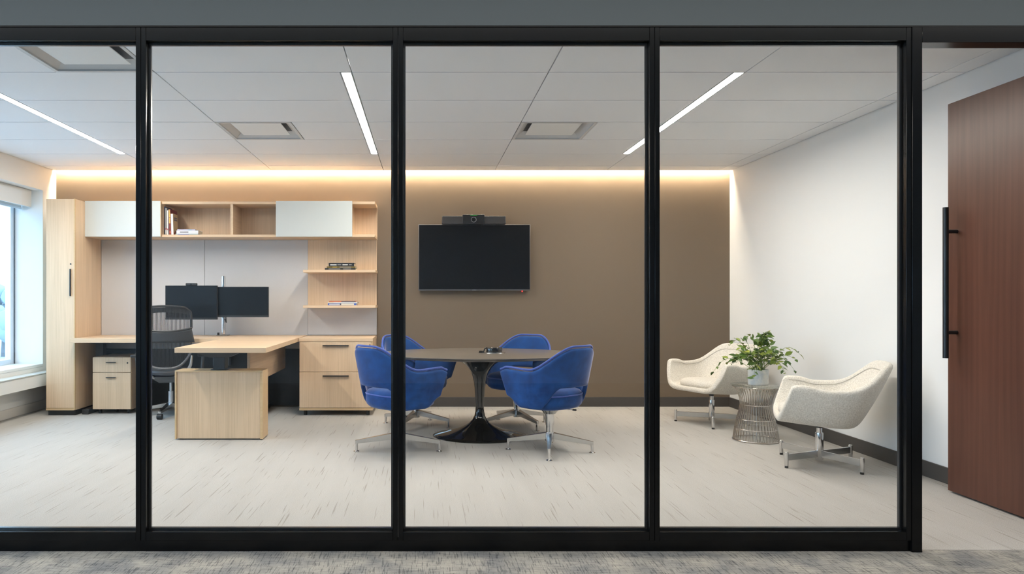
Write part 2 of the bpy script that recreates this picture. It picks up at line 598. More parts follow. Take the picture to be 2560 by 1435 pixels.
def vent(x0, x1, y0, y1, lab):
    t = thing('air_diffuser', lab, 'air vent', ((x0 + x1) / 2, (y0 + y1) / 2, CEIL), group='square ceiling air diffusers')
    x0, x1, y0, y1 = x0 + G, x1 - G, y0 + G, y1 - G
    z = CEIL - .002
    b = MB()
    w_ = .022
    for (p, q, r_, s_) in ((x0, x1, y0, y0 + w_), (x0, x1, y1 - w_, y1), (x0, x0 + w_, y0 + w_, y1 - w_), (x1 - w_, x1, y0 + w_, y1 - w_)):
        b.box(p, q, r_, s_, z, z + .012)
    b.build('frame', 'vent_white', t, True)
    # sloping throat
    i = .085
    b = MB()
    oc = [(x0 + w_, y0 + w_), (x1 - w_, y0 + w_), (x1 - w_, y1 - w_), (x0 + w_, y1 - w_)]
    ic = [(x0 + i, y0 + i), (x1 - i, y0 + i), (x1 - i, y1 - i), (x0 + i, y1 - i)]
    ov = [b.bm.verts.new((p[0], p[1], z + .012)) for p in oc]
    iv = [b.bm.verts.new((p[0], p[1], z + .055)) for p in ic]
    for k in range(4):
        b.bm.faces.new((ov[k], ov[(k + 1) % 4], iv[(k + 1) % 4], iv[k]))
    b.build('throat', 'vent_white', t, True, smooth=False)
    MB().box(x0 + i - .01, x1 - i + .01, y0 + i - .01, y1 - i + .01, z + .056, z + .062).build('damper', 'vent_dark', t, True)
    MB().box(x0 + .10, x1 - .10, y0 + .10, y1 - .10, z + .016, z + .022, .002).build('plaque', 'paint_white', t, True)
    for sx in (x0 + .16, x1 - .16):
        MB().box(sx - .006, sx + .006, y1 - .11, y1 - .10, z + .02, z + .056).build('hanger', 'satin_metal', t, True)


vent(-2.2806, -1.671, YS[1], YS[2], 'square ceiling air diffuser nearest the glass wall, upper left')
vent(-1.671, -1.0614, YS[4], YS[5], 'square ceiling air diffuser above the desk')
vent(.767, 1.3766, YS[4], YS[5], 'square ceiling air diffuser above the oval meeting table')

# ------------------------------------------------------------------ glazed partition
wf = struct(thing('wall_front', None, None, (0, YF, 0)), 'black framed floor to ceiling glass partition')
SEAMS = [-3.747, -2.540, -1.333, -.125, 1.080, 2.286]
ZT0, ZT1, ZB0, ZB1 = 2.402, 2.468, .053, .094
FD = .055
SW = .0235
edges = [XL] + SEAMS
for k in range(len(edges) - 1):
    x0, x1 = edges[k] + .0006, edges[k + 1] - .0006
    MB().box(x0, x0 + SW, YF, YF + FD, ZB0, ZT1 - .003, .0012).build('stile', 'frame_black', wf, True)
    MB().box(x1 - SW, x1, YF, YF + FD, ZB0, ZT1 - .003, .0012).build('stile', 'frame_black', wf, True)
    MB().box(x0 + SW, x1 - SW, YF + .0005, YF + FD, ZT0, ZT1 - .003, .0012).build('top_rail', 'frame_black', wf, True)
    MB().box(x0 + SW, x1 - SW, YF + .0005, YF + FD, ZB0, ZB1, .0012).build('bottom_rail', 'frame_black', wf, True)
    # glazing bead round the pane, set back from the face
    gx0, gx1 = x0 + SW, x1 - SW
    bd = MB()
    w_ = .010
    bd.box(gx0, gx0 + w_, YF + .034, YF + .050, ZB1, ZT0)
    bd.box(gx1 - w_, gx1, YF + .034, YF + .050, ZB1, ZT0)
    bd.box(gx0 + w_, gx1 - w_, YF + .034, YF + .050, ZB1, ZB1 + w_)
    bd.box(gx0 + w_, gx1 - w_, YF + .034, YF + .050, ZT0 - w_, ZT0)
    bd.build('glazing_bead', 'gasket', wf, True)
    MB().box(gx0 + .001, gx1 - .001, YF + .022, YF + .032, ZB1 + .001, ZT0 - .001).build('glass_pane', 'glass', wf, True)
MB().box(XL, 2.286, YF + .012, YF + FD, 0, ZB0).build('base_channel', 'frame_black', wf, True)
MB().box(XL, XR, YF - .003, YF + FD + .004, ZT1 - .003, ZT1 + .004).build('head_channel', 'frame_black', wf, True)
# door frame
MB().box(2.2866, 2.334, YF - .004, YF + .075, 0, ZT1 - .003, .0015).build('door_jamb', 'frame_black', wf, True)
MB().box(2.334, XR, YF - .004, YF + .075, 2.392, ZT1 - .003, .0015).build('door_head', 'frame_black', wf, True)
MB().box(3.272, XR, YF - .004, YF + .075, 0, 2.392, .0015).build('door_jamb', 'frame_black', wf, True)
# bulkhead and corridor shell
struct(MB().box(-5.2, 5.2, YF, YF + .12, ZT1 + .004, 2.9).build('wall_bulkhead', 'bulkhead_grey', loc=(0, YF, 2.5)), 'grey painted bulkhead above the glass partition')
b = MB()
b.box(-5.2, XL, YF, YF + .12, 0, ZT1 + .004)
b.box(XR, 5.2, YF, YF + .12, 0, ZT1 + .004)
struct(b.build('wall_corridor_front', 'hall_wall', loc=(0, YF, 0)))
struct(MB().box(-5.2, 5.2, -3.3, -3.2, 0, 2.9).build('wall_corridor_back', 'hall_wall', loc=(0, -3.2, 0)))
b = MB()
b.box(-5.3, -5.2, -3.2, -2.6, 0, 2.9)
b.box(-5.3, -5.2, 2.9, YF + .1, 0, 2.9)
b.box(-5.3, -5.2, -2.6, 2.9, 0, .25)
b.box(-5.3, -5.2, -2.6, 2.9, 2.65, 2.9)
struct(b.build('wall_corridor_left', 'hall_wall', loc=(-5.2, 0, 0)))
wn = struct(thing('window_2', None, None, (-5.25, .15, .25)), 'wide window at the end of the corridor')
for y0, y1 in ((-2.6, -2.54), (-.80, -.74), (1.04, 1.10), (2.84, 2.9)):
    MB().box(-5.28, -5.22, y0, y1, .25, 2.65).build('frame', 'aluminium', wn, True)
for z0, z1 in ((.25, .30), (2.60, 2.65)):
    MB().box(-5.279, -5.221, -2.54, 2.84, z0, z1).build('frame', 'aluminium', wn, True)
for y0, y1 in ((-2.54, -.80), (-.74, 1.04), (1.10, 2.84)):
    MB().box(-5.253, -5.247, y0, y1, .30, 2.60).build('pane', 'glass', wn, True)
struct(MB().box(5.2, 5.3, -3.2, YF + .1, 0, 2.9).build('wall_corridor_right', 'hall_wall', loc=(5.2, 0, 0)))
struct(MB().box(-5.3, 5.3, -3.3, YF, 2.9, 3.0).build('ceiling_corridor', 'hall_wall', loc=(0, 0, 2.9)))
t = thing('corridor_fill', 'long unseen fill strip added over the corridor outside the glass partition', 'ceiling light', (0, 2.65, 2.88))  # added out of view to brighten the corridor and the faces towards it
MB().box(-4.02, 4.02, 2.53, 2.77, 2.885, 2.9).build('frame', 'vent_white', t, True)
MB().box(-4.0, 4.0, 2.55, 2.75, 2.880, 2.885).build('diffuser', 'hall_fill', t, True)

# ------------------------------------------------------------------ door
dr = struct(thing('door_1', None, None, (3.243, YF + .06, 0)), 'tall dark walnut door standing open beside the white wall')
XD = 3.221
MB().box(XD, XD + .045, YF + .075, 4.288, .012, 2.386, .0015).build('door_leaf', 'walnut', dr, True)
h = MB().tube([(XD - .068, 4.215, .83), (XD - .068, 4.215, 1.742)], .0155, 20).build('pull_handle', 'black_satin', dr, True)
for z in (.985, 1.596):
    MB().tube([(XD - .062, 4.215, z), (XD, 4.215, z)], .012, 14).build('standoff', 'black_satin', h, True)
for z in (.25, 1.2, 2.1):
    MB().tube([(XD + .05, YF + .083, z - .05), (XD + .05, YF + .083, z + .05)], .007, 10).build('hinge', 'frame_black', dr, True)

# ------------------------------------------------------------------ storage wall
# tall cabinet
t = thing('tall_cabinet', 'tall narrow oak wardrobe cabinet with black pull beside the window', 'cabinet', (-3.7, 7.37, 0))
b = MB()
b.box(-3.844, -3.552, 7.092, 7.668, .055, 2.202, .0012)
b.build('body', 'oak_z', t, True)
d = MB().box(-3.842, -3.562, 7.070, 7.090, .078, 2.199, .0012).build('door', 'oak_z', t, True)
MB().box(-3.552 - .0105, -3.552, 7.070, 7.0925, .058, 2.202).build('edge_strip', 'oak_edge', t, True)
MB().box(-3.844, -3.5625, 7.070, 7.0925, .055, .076).build('bottom_rail', 'oak_edge', t, True)
MB().box(-3.598, -3.588, 7.050, 7.070, 1.215, 1.490, .002).build('handle', 'black_satin', d, True)
MB().tube([(-3.593, 7.066, 1.540), (-3.593, 7.0705, 1.540)], .008, 14).build('lock', 'black_satin', d, True)
MB().box(-3.836, -3.560, 7.10, 7.66, 0.0, .055).build('plinth', 'dark_panel', t, True)

# overhead cabinet
UX0, UX1, UY0, UY1, UZ0, UZ1 = -3.551, -.522, 7.30, 7.655, 1.834, 2.207
t = thing('overhead_cabinet', 'long oak wall cabinet with open cubbies and two white sliding doors', 'cabinet', (-2.0, 7.5, UZ0))
MB().box(UX0, UX1, UY0, UY1, UZ1 - .027, UZ1, .001).build('top_board', 'oak_x', t, True)
MB().box(UX0, UX1, UY0, UY1, UZ0, UZ0 + .026, .001).build('bottom_board', 'oak_x', t, True)
MB().box(UX0, UX1, UY1, UY1 + .016, UZ0, UZ1).build('back_panel', 'oak_z', t, True)
for x in (-3.551, -2.780, -2.040, -.80):
    MB().box(x, x + .028, UY0 + .012, UY1, UZ0 + .026, UZ1 - .027).build('divider', 'oak_y', t, True)
for x0, x1 in ((-3.551, -2.762), (-1.556, -.757)):
    MB().box(x0, x1, UY0 - .022, UY0 - .003, UZ0 + .002, UZ1 + .002, .0012).build('sliding_door', 'white_lacquer', t, True)
MB().box(-2.762, -2.756, UY0 - .022, UY0 - .003, UZ0 + .002, UZ1 + .002).build('door_edge', 'oak_edge', t, True)

# shelf back panel and shelves
t = thing('open_shelves', 'oak panel with two floating oak shelves under the wall cabinet', 'shelf', (-.9, 7.6, 1.1))
MB().box(-1.281, -.526, 7.642, 7.670, 1.105, UZ0 - .001, .001).build('back_panel', 'oak_z', t, True)
for z in (1.464, 1.090):
    MB().box(-1.281, -.517, 7.335, 7.645, z, z + .029, .0015).build('shelf', 'oak_x', t, True)

# tackboards
for x0, x1, z0, z1, lab in ((-3.549, -2.4185, .64, UZ0 - .001, 'pale fabric tackboard next to the tall oak cabinet'),
                            (-2.4155, -1.2825, .64, UZ0 - .001, 'pale fabric tackboard behind the two monitors'),
                            (-1.2815, -.527, .79, 1.089, 'small pale fabric tackboard under the lowest shelf')):
    tag(MB().box(x0, x1, 7.645, 7.672, z0, z1, .0015).build('tackboard', 'tack_fabric', loc=((x0 + x1) / 2, 7.66, z0)), lab, 'tackboard',
        'fabric tackboards on the storage wall')
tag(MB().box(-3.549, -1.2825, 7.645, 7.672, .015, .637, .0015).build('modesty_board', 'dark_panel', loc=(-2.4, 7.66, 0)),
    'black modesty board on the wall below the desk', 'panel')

# credenza
t = thing('credenza', 'low oak lateral file cabinet with two wide drawers', 'cabinet', (-.9, 7.37, 0))
MB().box(-1.274, -.527, 7.095, 7.644, .078, .752, .001).build('body', 'oak_z', t, True)
MB().box(-1.276, -.525, 7.068, 7.644, .7525, .786, .0015).build('top', 'oak_x', t, True)
MB().box(-1.274, -.527, 7.072, 7.644, .054, .0775, .001).build('bottom_board', 'oak_edge', t, True)
for z0, z1, zh in ((.447, .748, .712), (.081, .443, .404)):
    d = MB().box(-1.271, -.541, 7.070, 7.093, z0, z1, .0012).build('drawer', 'oak_z', t, True)
    MB().box(-1.034, -.770, 7.048, 7.070, zh - .004, zh + .006, .0015).build('handle', 'black_satin', d, True)
    if z1 > .7:
        MB().tube([(-.557, 7.066, .716), (-.557, 7.0705, .716)], .008, 14).build('lock', 'black_satin', d, True)
MB().box(-.539, -.527, 7.070, 7.0945, .0785, .752).build('edge_strip', 'oak_edge', t, True)
for x in (-1.22, -.58):
    for y in (7.13, 7.58):
        MB().cyl((x, y), .018, 0, .054, 14).build('foot', 'black_plastic', t, True)

# mobile pedestal
t = thing('mobile_pedestal', 'small oak drawer pedestal on black castors under the desk', 'drawer unit', (-3.22, 7.4, 0))
MB().box(-3.421, -3.025, 7.195, 7.640, .046, .586, .002).build('body', 'oak_z', t, True)
for z0, z1, zh in ((.430, .583, .527), (.050, .426, .372)):
    d = MB().box(-3.419, -3.027, 7.172, 7.194, z0, z1, .0015).build('drawer', 'oak_z', t, True)
    MB().box(-3.277, -3.180, 7.152, 7.172, zh, zh + .009, .0015).build('handle', 'black_satin', d, True)
    if z1 > .5:
        MB().tube([(-3.06, 7.168, .527), (-3.06, 7.1725, .527)], .008, 14).build('lock', 'black_satin', d, True)
for x in (-3.37, -3.225, -3.075):
    for y in ((7.24, 7.58) if x != -3.225 else (7.30,)):
        c = MB().tube([(x - .010, y, .020), (x + .010, y, .020)], .020, 16).build('castor', 'black_plastic', t, True)
        MB().cyl((x, y), .012, .02, .046, 12).build('fork', 'black_plastic', c, True)

# ------------------------------------------------------------------ desk
DZ = .790
t = thing('desk', 'l-shaped oak desk with return and panel end leg', 'desk', (-2.4, 6.7, 0))
MB().box(-3.545, -1.2875, 6.945, 7.640, DZ - .041, DZ, .0015).build('worktop', 'oak_x', t, True)
MB().box(-2.030, -1.2875, 5.65, 6.9445, DZ - .041, DZ, .0015).build('return_worktop', 'oak_x', t, True)
# panel end leg: hollow box with a capped right end
lg = MB().box(-2.085, -1.385, 5.862, 6.03, .012, .572, .001).build('end_panel', 'oak_z', t, True)
MB().box(-2.100, -2.0855, 5.852, 6.045, .010, .5715, .001).build('end_cap', 'oak_edge', lg, True)
MB().box(-1.3845, -1.360, 5.852, 6.045, .010, .5715, .001).build('end_cap', 'oak_edge', lg, True)
MB().box(-2.100, -1.360, 5.852, 6.045, .572, .584, .001).build('cap_rail', 'oak_edge', lg, True)
MB().box(-2.07, -1.40, 5.88, 6.01, 0.0, .012).build('glide_strip', 'black_plastic', lg, True)
MB().box(-1.793, -1.693, 5.90, 6.00, .584, .69, .003).build('column', 'black_plastic', t, True)
MB().box(-1.81, -1.676, 5.885, 6.015, .584, .592, .002).build('column_collar', 'black_plastic', t, True)
MB().hexa([(-1.83, 5.90, .69), (-1.66, 5.90, .69), (-1.66, 6.0, .69), (-1.83, 6.0, .69)],
          [(-1.98, 5.88, DZ - .042), (-1.53, 5.88, DZ - .042), (-1.53, 6.02, DZ - .042), (-1.98, 6.02, DZ - .042)]).build('bracket', 'black_plastic', t, True)
MB().box(-1.545, -1.52, 6.06, 7.60, .432, DZ - .042, .001).build('side_panel', 'oak_y', t, True)
for x in (-3.485, -1.72):
    MB().box(x - .04, x + .04, 7.46, 7.54, .05, DZ - .06, .003).build('column', 'mid_grey', t, True)
    MB().box(x - .035, x + .035, 7.15, 7.62, 0, .05, .004).build('foot', 'black_plastic', t, True)
    MB().hexa([(x - .06, 7.45, DZ - .085), (x + .06, 7.45, DZ - .085), (x + .06, 7.55, DZ - .085), (x - .06, 7.55, DZ - .085)],
              [(x - .05, 7.2, DZ - .042), (x + .35, 7.2, DZ - .042), (x + .35, 7.6, DZ - .042), (x - .05, 7.6, DZ - .042)]).build('bracket', 'black_plastic', t, True)
# power box on the wall board
t = thing('power_box', 'dark metal power box on the wall under the desk', 'power box', (-2.2, 7.60, .45))
MB().box(-2.30, -2.12, 7.56, 7.645, .46, .58, .004).build('body', 'mid_grey', t, True)
for x in (-2.25, -2.18):
    MB().box(x - .02, x + .02, 7.556, 7.56, .49, .55, .002).build('socket', 'black_plastic', t, True)

# ------------------------------------------------------------------ monitors
t = thing('monitor_stand', 'chrome desk pole clamped at the back of the desk', 'monitor stand', (-2.167, 7.50, DZ))
MB().cyl((-2.167, 7.50), .0225, DZ + .012, 1.432, 24, .003).build('pole', 'chrome', t, True)
MB().box(-2.23, -2.11, 7.45, 7.55, DZ, DZ + .012, .004).build('base', 'satin_metal', t, True)
MB().tube([(-2.21, 7.46, DZ + .012), (-2.21, 7.46, DZ + .035)], .012, 10).build('clamp_knob', 'black_plastic', t, True)
MB().tube([(-2.167, 7.50, 1.15), (-2.30, 7.40, 1.15), (-2.41, 7.264, 1.15)], .016, 10).build('arm', 'satin_metal', t, True)
MB().tube([(-2.167, 7.50, 1.155), (-2.03, 7.42, 1.155), (-1.90, 7.315, 1.155)], .016, 10).build('arm', 'satin_metal', t, True)
MB().tube([(-2.145, 7.478, DZ + .18), (-2.13, 7.474, .93), (-2.14, 7.476, 1.08)], .005, 8).build('cable', 'black_plastic', t, True)


def monitor(x0, x1, y, z0, z1, lab):
    t = thing('monitor', lab, 'monitor', ((x0 + x1) / 2, y, z0), group='desk monitors')
    MB().box(x0, x1, y, y + .03, z0, z1, .002).build('case', 'black_plastic', t, True)
    MB().box(x0 + .003, x1 - .003, y - .0012, y - .0002, z0 + .020, z1 - .003).build('screen', 'screen_matte', t, True)
    MB().box(x0, x1, y - .002, y - .0002, z0 + .001, z0 + .018, .0005).build('chin', 'black_plastic', t, True)
    MB().box((x0 + x1) / 2 - .06, (x0 + x1) / 2 + .06, y + .03, y + .045, (z0 + z1) / 2 - .06, (z0 + z1) / 2 + .06).build('mount', 'black_plastic', t, True)


monitor(-2.682, -2.147, 7.20, .972, 1.324, 'left desk monitor, the one with the webcam on top')
monitor(-2.155, -1.627, 7.25, .996, 1.312, 'right desk monitor in front of the chrome pole')
t = thing('webcam', 'small black webcam on the top edge of a monitor', 'webcam', (-2.41, 7.20, 1.324))
MB().box(-2.467, -2.357, 7.185, 7.2300, 1.3245, 1.349, .004).build('body', 'black_plastic', t, True)
MB().tube([(-2.412, 7.183, 1.337), (-2.412, 7.186, 1.337)], .007, 14).build('lens', 'screen', t, True)
MB().box(-2.44, -2.384, 7.2305, 7.245, 1.290, 1.345, .002).build('clip', 'black_plastic', t, True)

# ------------------------------------------------------------------ television and video bar
t = thing('television', 'large black flat screen television on the taupe wall', 'television', (.54, 7.6, 1.27))
MB().box(-.068, 1.151, 7.590, 7.632, 1.276, 1.997, .004).build('case', 'mid_grey', t, True)
MB().box(-.060, 1.143, 7.5865, 7.5895, 1.290, 1.991).build('screen', 'screen', t, True)
MB().box(.515, .565, 7.5860, 7.5895, 1.2775, 1.2865).build('logo_plate', 'satin_metal', t, True)
MB().box(1.058, 1.068, 7.592, 7.60, 1.262, 1.276).build('standby_light', 'red_led', t, True)
MB().box(.20, .90, 7.632, 7.674, 1.40, 1.85).build('wall_bracket', 'black_plastic', t, True)
t = thing('video_bar', 'slim black video conference bar above the television', 'video bar', (.54, 7.6, 1.99))
MB().box(.188, .883, 7.575, 7.665, 2.001, 2.088, .004).build('speaker', 'bar_grille', t, True)
c = MB().box(.413, .651, 7.560, 7.575, 1.999, 2.103, .002).build('camera_module', 'black_satin', t, True)
MB().box(.413, .651, 7.5755, 7.665, 2.0885, 2.103, .002).build('top_cover', 'black_satin', t, True)
b = MB()
b.lathe([(.0, .004), (.022, .004), (.024, .0), (.030, .0), (.031, .004), (.031, .010), (0, .010)], (0, 0), 28)
b.bm.transform(Matrix.Translation((.532, 7.552, 2.046)) @ Matrix.Rotation(-PI / 2, 4, 'X'))
b.build('lens_ring', 'satin_metal', c, True)
b = MB()
b.lathe([(0, 0), (.022, 0), (.022, .004), (0, .004)], (0, 0), 24)
b.bm.transform(Matrix.Translation((.532, 7.5535, 2.046)) @ Matrix.Rotation(-PI / 2, 4, 'X'))
b.build('lens', 'screen', c, True)
MB().box(.495, .570, 7.5590, 7.5600, 2.0905, 2.0945).build('status_light', 'green_led', c, True)

# ------------------------------------------------------------------ books
for nm, cl in (('bk_black', (.012, .012, .014)), ('bk_white', (.70, .71, .72)), ('bk_red', (.20, .018, .014)), ('bk_yellow', (.62, .40, .08)),
               ('bk_grey', (.30, .30, .30)), ('bk_navy', (.015, .03, .09)), ('bk_blue', (.06, .13, .50)), ('bk_teal', (.25, .40, .46)),
               ('bk_tan', (.50, .36, .19)), ('bk_orange', (.60, .16, .07)), ('bk_olive', (.16, .11, .015)), ('bk_lilac', (.45, .42, .55)),
               ('ink_light', (.62, .62, .58)), ('ink_dark', (.10, .09, .11)), ('ink_gold', (.45, .32, .06)), ('ink_red', (.35, .03, .03))):
    cover_mat(nm, cl)


def book(lab, cover, loc, size, group, rz=0.0, tilt=0.0, flat=False, marks=(), cover2=None):
    """size = (thickness, depth, height) standing; spine faces -Y. flat: lying on its side, spine to -Y"""
    t = thing('book', lab, 'book', loc, rz, group)
    th, dp, ht = size
    if flat:
        # lies: x = height of book, y = depth, z = thickness
        MB().box(-ht / 2 + .003, ht / 2 - .003, .003, dp - .003, .003, th - .003).build('pages', 'pages', t)
        b = MB()
        b.box(-ht / 2, ht / 2, 0, dp, 0, .0025)
        b.box(-ht / 2, ht / 2, 0, dp, th - .0025, th)
        b.box(-ht / 2, ht / 2, 0, .0025, .0025, th - .0025)
        c = b.build('cover', cover, t)
        for (a0, a1, z0, z1, mt) in marks:
            MB().box(-ht / 2 + a0 * ht, -ht / 2 + a1 * ht, -.0006, .0, z0 * th, z1 * th).build('spine_print', mt, c)
    else:
        t.rotation_euler = (0, tilt, rz)
        MB().box(.003, th - .003, .003, dp - .003, .003, ht - .003).build('pages', 'pages', t)
        b = MB()
        b.box(0, .0025, 0, dp, 0, ht)
        b.box(th - .0025, th, 0, dp, 0, ht)
        b.box(.0025, th - .0025, 0, .0025, 0, ht)
        c = b.build('cover', cover, t)
        for (side, a0, a1, z0, z1, mt) in marks:
            if side == 's':
                MB().box(a0 * th, a1 * th, -.0006, 0, z0 * ht, z1 * ht).build('spine_print', mt, c)
            else:
                MB().box(th, th + .0006, a0 * dp, a1 * dp, z0 * ht, z1 * ht).build('cover_print', mt, c)
    return t


ZS = UZ0 + .0262
gb = 'books standing in the open cubby'
book('thick black book standing against the divider in the cubby', 'bk_navy', (-2.7515, 7.36, ZS), (.012, .19, .30), gb)
book('tall grey book standing third from the red book in cubby', 'bk_grey', (-2.738, 7.35, ZS), (.017, .20, .285), gb,
     marks=(('s', .2, .8, .05, .18, 'ink_light'), ('s', .2, .8, .20, .26, 'ink_red')))
book('pale spined book between the grey book and the red book', 'bk_white', (-2.7195, 7.352, ZS), (.013, .19, .26), gb,
     marks=(('s', .2, .8, .2, .26, 'ink_red'),))
book('dark red book with yellow spine blocks leaning in the cubby', 'bk_red', (-2.694, 7.348, ZS), (.020, .20, .272), gb, tilt=-.035,
     marks=(('s', .1, .8, .70, .98, 'bk_yellow'), ('s', .1, .8, .45, .68, 'bk_yellow'), ('s', .2, .8, .06, .16, 'bk_orange')))
book('tan covered paperback with white spine leaning at the row end', 'bk_tan', (-2.672, 7.345, ZS), (.024, .135, .225), gb, tilt=-.03,
     marks=(('s', .05, .95, .02, .98, 'bk_white'), ('c', .2, .85, .78, .84, 'ink_dark'), ('c', .2, .85, .68, .75, 'ink_dark'),
            ('c', .4, .85, .10, .20, 'ink_red'), ('c', .05, .3, .02, .12, 'ink_red')))
gb = 'books lying flat in the open cubby'
book('teal thin book at the bottom of the flat cubby pile', 'bk_teal', (-2.505, 7.335, ZS), (.012, .15, .235), gb, flat=True, marks=((.1, .6, .2, .8, 'bk_blue'),))
book('thick white book in the middle of the flat cubby pile', 'bk_white', (-2.50, 7.335, ZS + .0123), (.034, .15, .23), gb, flat=True, marks=((.16, .55, .35, .65, 'ink_dark'),))
book('thin lilac book topping the flat cubby pile', 'bk_lilac', (-2.515, 7.345, ZS + .0466), (.013, .13, .19), gb, flat=True, marks=((.6, .8, .2, .8, 'bk_teal'),))
gb = 'black books on the upper shelf'
ZA = 1.464 + .0292
book('widest black book at the bottom of the upper shelf stack', 'bk_black', (-.893, 7.36, ZA), (.020, .17, .325), gb, flat=True, marks=((.12, .5, .3, .6, 'bk_grey'), (.6, .85, .3, .6, 'bk_grey')))
book('olive spined book in the middle of the upper shelf stack', 'bk_olive', (-.885, 7.362, ZA + .0203), (.016, .165, .30), gb, flat=True, marks=((.2, .36, .3, .8, 'ink_gold'), (.45, .85, .35, .7, 'bk_grey')))
book('black book with white lettering topping the upper shelf stack', 'bk_black', (-.880, 7.365, ZA + .0366), (.036, .16, .27), gb, flat=True,
     marks=((.06, .31, .3, .65, 'ink_light'), (.34, .49, .35, .62, 'bk_grey'), (.54, .75, .32, .65, 'ink_light'), (.79, .90, .35, .62, 'bk_grey')))
gb = 'paperbacks on the lower shelf'
ZA = 1.090 + .0292
book('blue spined paperback at the bottom of the lower shelf stack', 'bk_blue', (-.873, 7.36, ZA), (.021, .17, .30), gb, flat=True,
     marks=((.05, .42, .2, .75, 'ink_light'), (.43, .47, 0, 1, 'ink_dark'), (.47, .92, .1, .9, 'pages')))
book('cream paperback in the middle of the lower shelf stack', 'bk_white', (-.868, 7.355, ZA + .0213), (.011, .18, .315), gb, flat=True, marks=((.0, .2, .1, .9, 'pages'),))
book('orange and black paperback topping the lower shelf stack', 'bk_orange', (-.868, 7.36, ZA + .0326), (.012, .165, .285), gb, flat=True, marks=((.45, .98, .1, .9, 'ink_dark'),))

# ------------------------------------------------------------------ meeting table
TC = (.478, 6.045)
t = thing('meeting_table', 'dark oval pedestal meeting table with glossy black trumpet base', 'table', (TC[0], TC[1], 0))
prof = [(0, 0), (.405, 0), (.407, .004), (.400, .010), (.36, .019), (.30, .030), (.24, .044), (.18, .063), (.13, .085), (.092, .110), (.064, .140),
        (.046, .175), (.038, .215), (.036, .26), (.039, .33), (.045, .41), (.053, .47), (.064, .52), (.080, .56), (.105, .595), (.138, .625), (.172, .648), (.205, .668), (.230, .688), (0, .688)]
MB().lathe(prof, (0, 0), 72, sy=lambda r: 1 - .18 * sst(.05, .4, r)).build('pedestal', 'gloss_black', t, angle=60)
A_, B_ = .865, .60


def oval(r):
    return r


tp = [(0, .688), (.90, .688), (.955, .697), (.997, .710), (1.0, .713), (.998, .717), (.99, .718), (0, .718)]
b = MB()
b.lathe(tp, (0, 0), 96, sx=lambda r: A_, sy=lambda r: B_)
b.build('table_top', 'table_top', t, angle=30)

t = thing('speakerphone', 'round black conference speakerphone on the meeting table', 'speakerphone', (.602, 6.03, .718))
MB().lathe([(0, 0), (.094, 0), (.097, .003), (.094, .006), (.07, .008), (0, .008)], (0, 0), 40).build('base', 'satin_metal', t)
MB().lathe([(0, .008), (.068, .008), (.070, .012), (.069, .046), (.066, .050), (0, .050)], (0, 0), 40).build('puck', 'gloss_black', t)
MB().tube([(-.066, -.005, .047), (-.082, -.01, .040), (-.093, -.012, .016), (-.095, -.012, .006)], .006, 8).build('cable', 'black_plastic', t)
t = thing('table_device', 'tiny black box beside the speakerphone', 'device', (.488, 6.06, .718))
MB().hexa([(-.018, -.014, 0), (.018, -.014, 0), (.018, .014, 0), (-.018, .014, 0)], [(-.014, -.01, .018), (.018, -.01, .018), (.018, .014, .018), (-.014, .014, .018)]).build('body', 'black_satin', t)
MB().box(-.006, .006, -.006, .006, .018, .0195).build('button', 'mid_grey', t)


# ------------------------------------------------------------------ blue chairs
def plan_u(u, a, bb, yf):
    """U-shaped plan: u in -1..1, 0 = back centre, +-1 = arm tips; chair faces +Y"""
    s = 1 if u >= 0 else -1
    au = abs(u)
    ub = .66
    if au <= ub:
        ph = au / ub * PI / 2
        n = 2.15
        x = a * math.sin(ph) ** (2 / n)
        y = -bb * math.cos(ph) ** (2 / n) if ph < PI / 2 - 1e-6 else 0.0
    else:
        k = (au - ub) / (1 - ub)
        x = a * (1 - .05 * k * k)
        y = yf * k
    return s * x, y


def shell_point(ti, v):
    u = ti * 2 - 1
    au = abs(u)
    zt = .645 + .178 * (1 - sst(.10, .60, au)) - .022 * sst(.90, 1.0, au) + .006 * sst(.62, .85, au)
    zb = .522 - .162 * sst(.21, .46, au) + .080 * sst(.74, 1.0, au)
    z = zb + (zt - zb) * v
    hgt = (z - .36) / (.82 - .36)
    a = .272 + .062 * hgt - .008 * hgt * hgt
    bb = .215 + .10 * hgt
    yf = .185 + .065 * min(1, max(0, (z - .42) / .2))
    x, y = plan_u(u, a, bb, yf)
    return (x, y, z)


def seat_plan(k, seg, r, dx=.262, df=.27, db=.215):
    ph = 2 * PI * k / seg
    n = 2.5
    c, s = math.cos(ph), math.sin(ph)
    x = dx * math.copysign(abs(c) ** (2 / n), c)
    y = (df if s > 0 else db) * math.copysign(abs(s) ** (2 / n), s)
    return x * r, y * r


